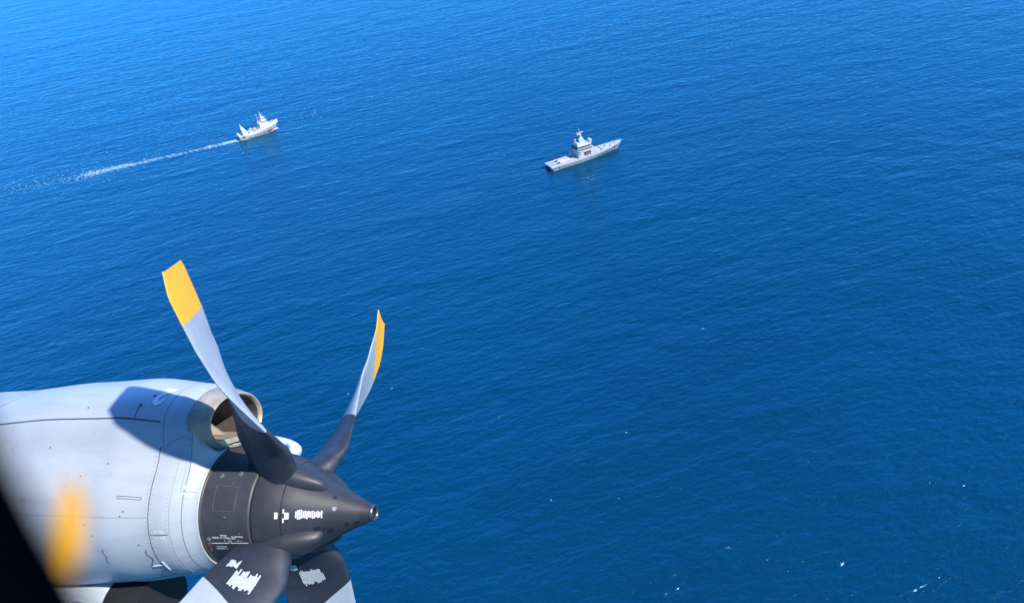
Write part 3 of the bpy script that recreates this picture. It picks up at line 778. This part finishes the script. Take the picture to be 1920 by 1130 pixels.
# ------------------------------------------------------------------ foam: the trawler's wake and a few breaking crests
def foam():
    head = R(TR[2]); o = Vector((TR[0], TR[1], 0)); b = FO = MB()
    def fleck(p, s, el, rot):
        n = 7; c = Vector((p[0], p[1], .10+random.random()*.12)); ca, sa = math.cos(rot), math.sin(rot)
        top = []; bot = []
        for k in range(n):
            t = 2*math.pi*k/n; q = random.uniform(.55, 1.1)*s; x, y = q*el*math.cos(t), q*math.sin(t)
            bot.append(c+Vector((x*ca-y*sa, x*sa+y*ca, -.25)))
        b.add(bot+[c+Vector((0, 0, .05))], [(k, (k+1) % n, n) for k in range(n)])
    PATH = [Vector((-285.2, 886)), Vector((-330, 870.5)), Vector((-402, 852.5)), Vector((-446, 840)), Vector((-533, 826)), Vector((-640, 806))]
    seg = [(PATH[i+1]-PATH[i]).length for i in range(len(PATH)-1)]; tot = sum(seg)
    def at(s):
        for i, l in enumerate(seg):
            if s <= l: return PATH[i]+(PATH[i+1]-PATH[i])*(s/l), (PATH[i+1]-PATH[i]).normalized()
            s -= l
        return PATH[-1], (PATH[-1]-PATH[-2]).normalized()
    dens = [(0, .30), (22, .24), (45, .12), (80, .09), (105, .14), (122, .34), (160, .30), (178, .06), (230, .02), (360, .006)]
    for i in range(12000):
        s = random.uniform(0, tot)
        if random.random() > lerp(s, dens)*(.8+.25*math.sin(s*.21)+.25*math.sin(s*.083+1)): continue
        p, d = at(s); n = Vector((-d.y, d.x))
        wd = lerp(s, [(0, 2.2), (30, 3.0), (80, 2.6), (130, 3.6), (200, 9), (360, 13)])
        g = random.gauss(0, 1)*wd
        if s < 90: g = random.choice((-1, 1))*wd*.9 + random.gauss(0, .8)
        q = p+n*g
        fleck(q, random.uniform(.10, .42)*(1.3 if s < 40 else 1), random.uniform(1.2, 3.2), random.uniform(0, .9))
    # pale aerated water between the flecks
    b = MB()
    for i in range(2600):
        s = random.uniform(0, 240)
        if random.random() > lerp(s, dens)*1.5: continue
        p, d = at(s); n = Vector((-d.y, d.x))
        fleck(p+n*random.gauss(0, 1)*lerp(s, [(0, 1.6), (80, 2.2), (150, 3.2), (240, 7)]), random.uniform(.3, .9), random.uniform(1.5, 3.5), random.uniform(0, .7))
    tag(b.build('aerated_water', M['aerated']), 'pale turquoise churned water under the trawler wake foam', 'wake', kind='stuff')
    b = FO
    # outlying flecks at both sides of the wake
    for i in range(200):
        s = random.uniform(0, tot); p, d = at(s); n = Vector((-d.y, d.x)); q = p+n*random.gauss(0, 22)
        fleck(q, random.uniform(.1, .32), random.uniform(1.2, 3), random.uniform(0, .8))
    # bow wave
    f = Vector((math.cos(head), math.sin(head))); n = Vector((-f.y, f.x)); oo = Vector((o.x, o.y))
    for i in range(110):
        x = random.uniform(38, 46.5); sg = random.choice((-1, -1, 1)); off = (47-x)*.3+random.gauss(0, .7)+.8
        fleck(oo+f*x+n*sg*off, random.uniform(.2, .7), 1.8, head)
    for i in range(160):
        x = random.uniform(2, 38); fleck(oo+f*x-n*(4.9+abs(random.gauss(0, .7))), random.uniform(.1, .3), 2.6, head)
    for i in range(45):
        x = random.uniform(46, 110); fleck(oo+f*x+n*random.gauss(0, 16), random.uniform(.12, .3), 2, head)
    tag(b.build('wake_foam', M['foam']), 'broken white foam trailing behind the white trawler', 'foam', kind='stuff')
    b2 = MB(); b = b2
    def fl2(p, s, el, rot):
        n = 7; c = Vector((p[0], p[1], .2)); ca, sa = math.cos(rot), math.sin(rot)
        bot = []
        for k in range(n):
            t = 2*math.pi*k/n; q = random.uniform(.5, 1.1)*s; x, y = q*el*math.cos(t), q*math.sin(t)
            bot.append(c+Vector((x*ca-y*sa, x*sa+y*ca, -.25)))
        b2.add(bot+[c], [(k, (k+1) % n, n) for k in range(n)])
    for i in range(46):
        y = 190+1500*random.random()**1.7; x = random.uniform(-.85, .85)*y*.75
        for k in range(random.choice((1, 1, 2, 4))):
            fl2((x+random.gauss(0, .8), y+random.gauss(0, .3)), random.uniform(.08, .22), random.uniform(1.3, 3), R(14))
    tag(b2.build('whitecaps', M['foam']), 'tiny white breaking crests scattered over the blue sea', 'foam', kind='stuff')
foam()

# ------------------------------------------------------------------ seabird over the near water
def bird():
    t = empty('seabird', Matrix.Translation((133.7, 227.3, 3.0)) @ Matrix.Rotation(R(-60), 4, 'Z') @ Matrix.Rotation(R(25), 4, 'X'))
    tag(t, 'small white seabird gliding low over the dark blue water', 'bird')
    b = MB()
    b.tube([(-.55, 0, 0), (-.35, 0, .01), (0, 0, .02), (.3, 0, .03), (.46, 0, .06), (.58, 0, .06), (.68, 0, .04)], [.03, .10, .17, .13, .09, .075, .015], 12)
    b.add([(-.5, 0, .02), (-.85, .16, .0), (-.85, -.16, .0), (-.6, 0, -.03)], [(0, 1, 2), (3, 2, 1), (0, 3, 1), (0, 2, 3)])
    for sg in (-1, 1):
        b.loft([[(x, sg*y, z), (x-c, sg*y, z-.01), (x-c*.5, sg*y, z+.03)] for x, y, z, c in ((.2, .1, .06, .42), (.28, .5, .16, .36), (.16, .9, .15, .24), (.05, 1.12, .10, .14))], True, True, True)
    o = b.build('body', M['bird'], t, 60)
    d = MB()
    for sg in (-1, 1):
        d.loft([[(x, sg*y, z), (x-c, sg*y, z-.01), (x-c*.5, sg*y, z+.02)] for x, y, z, c in ((.05, 1.121, .10, .14), (-.08, 1.3, .06, .03))], True, True, True)
    d.build('wing_tip', M['birddark'], o)
bird()
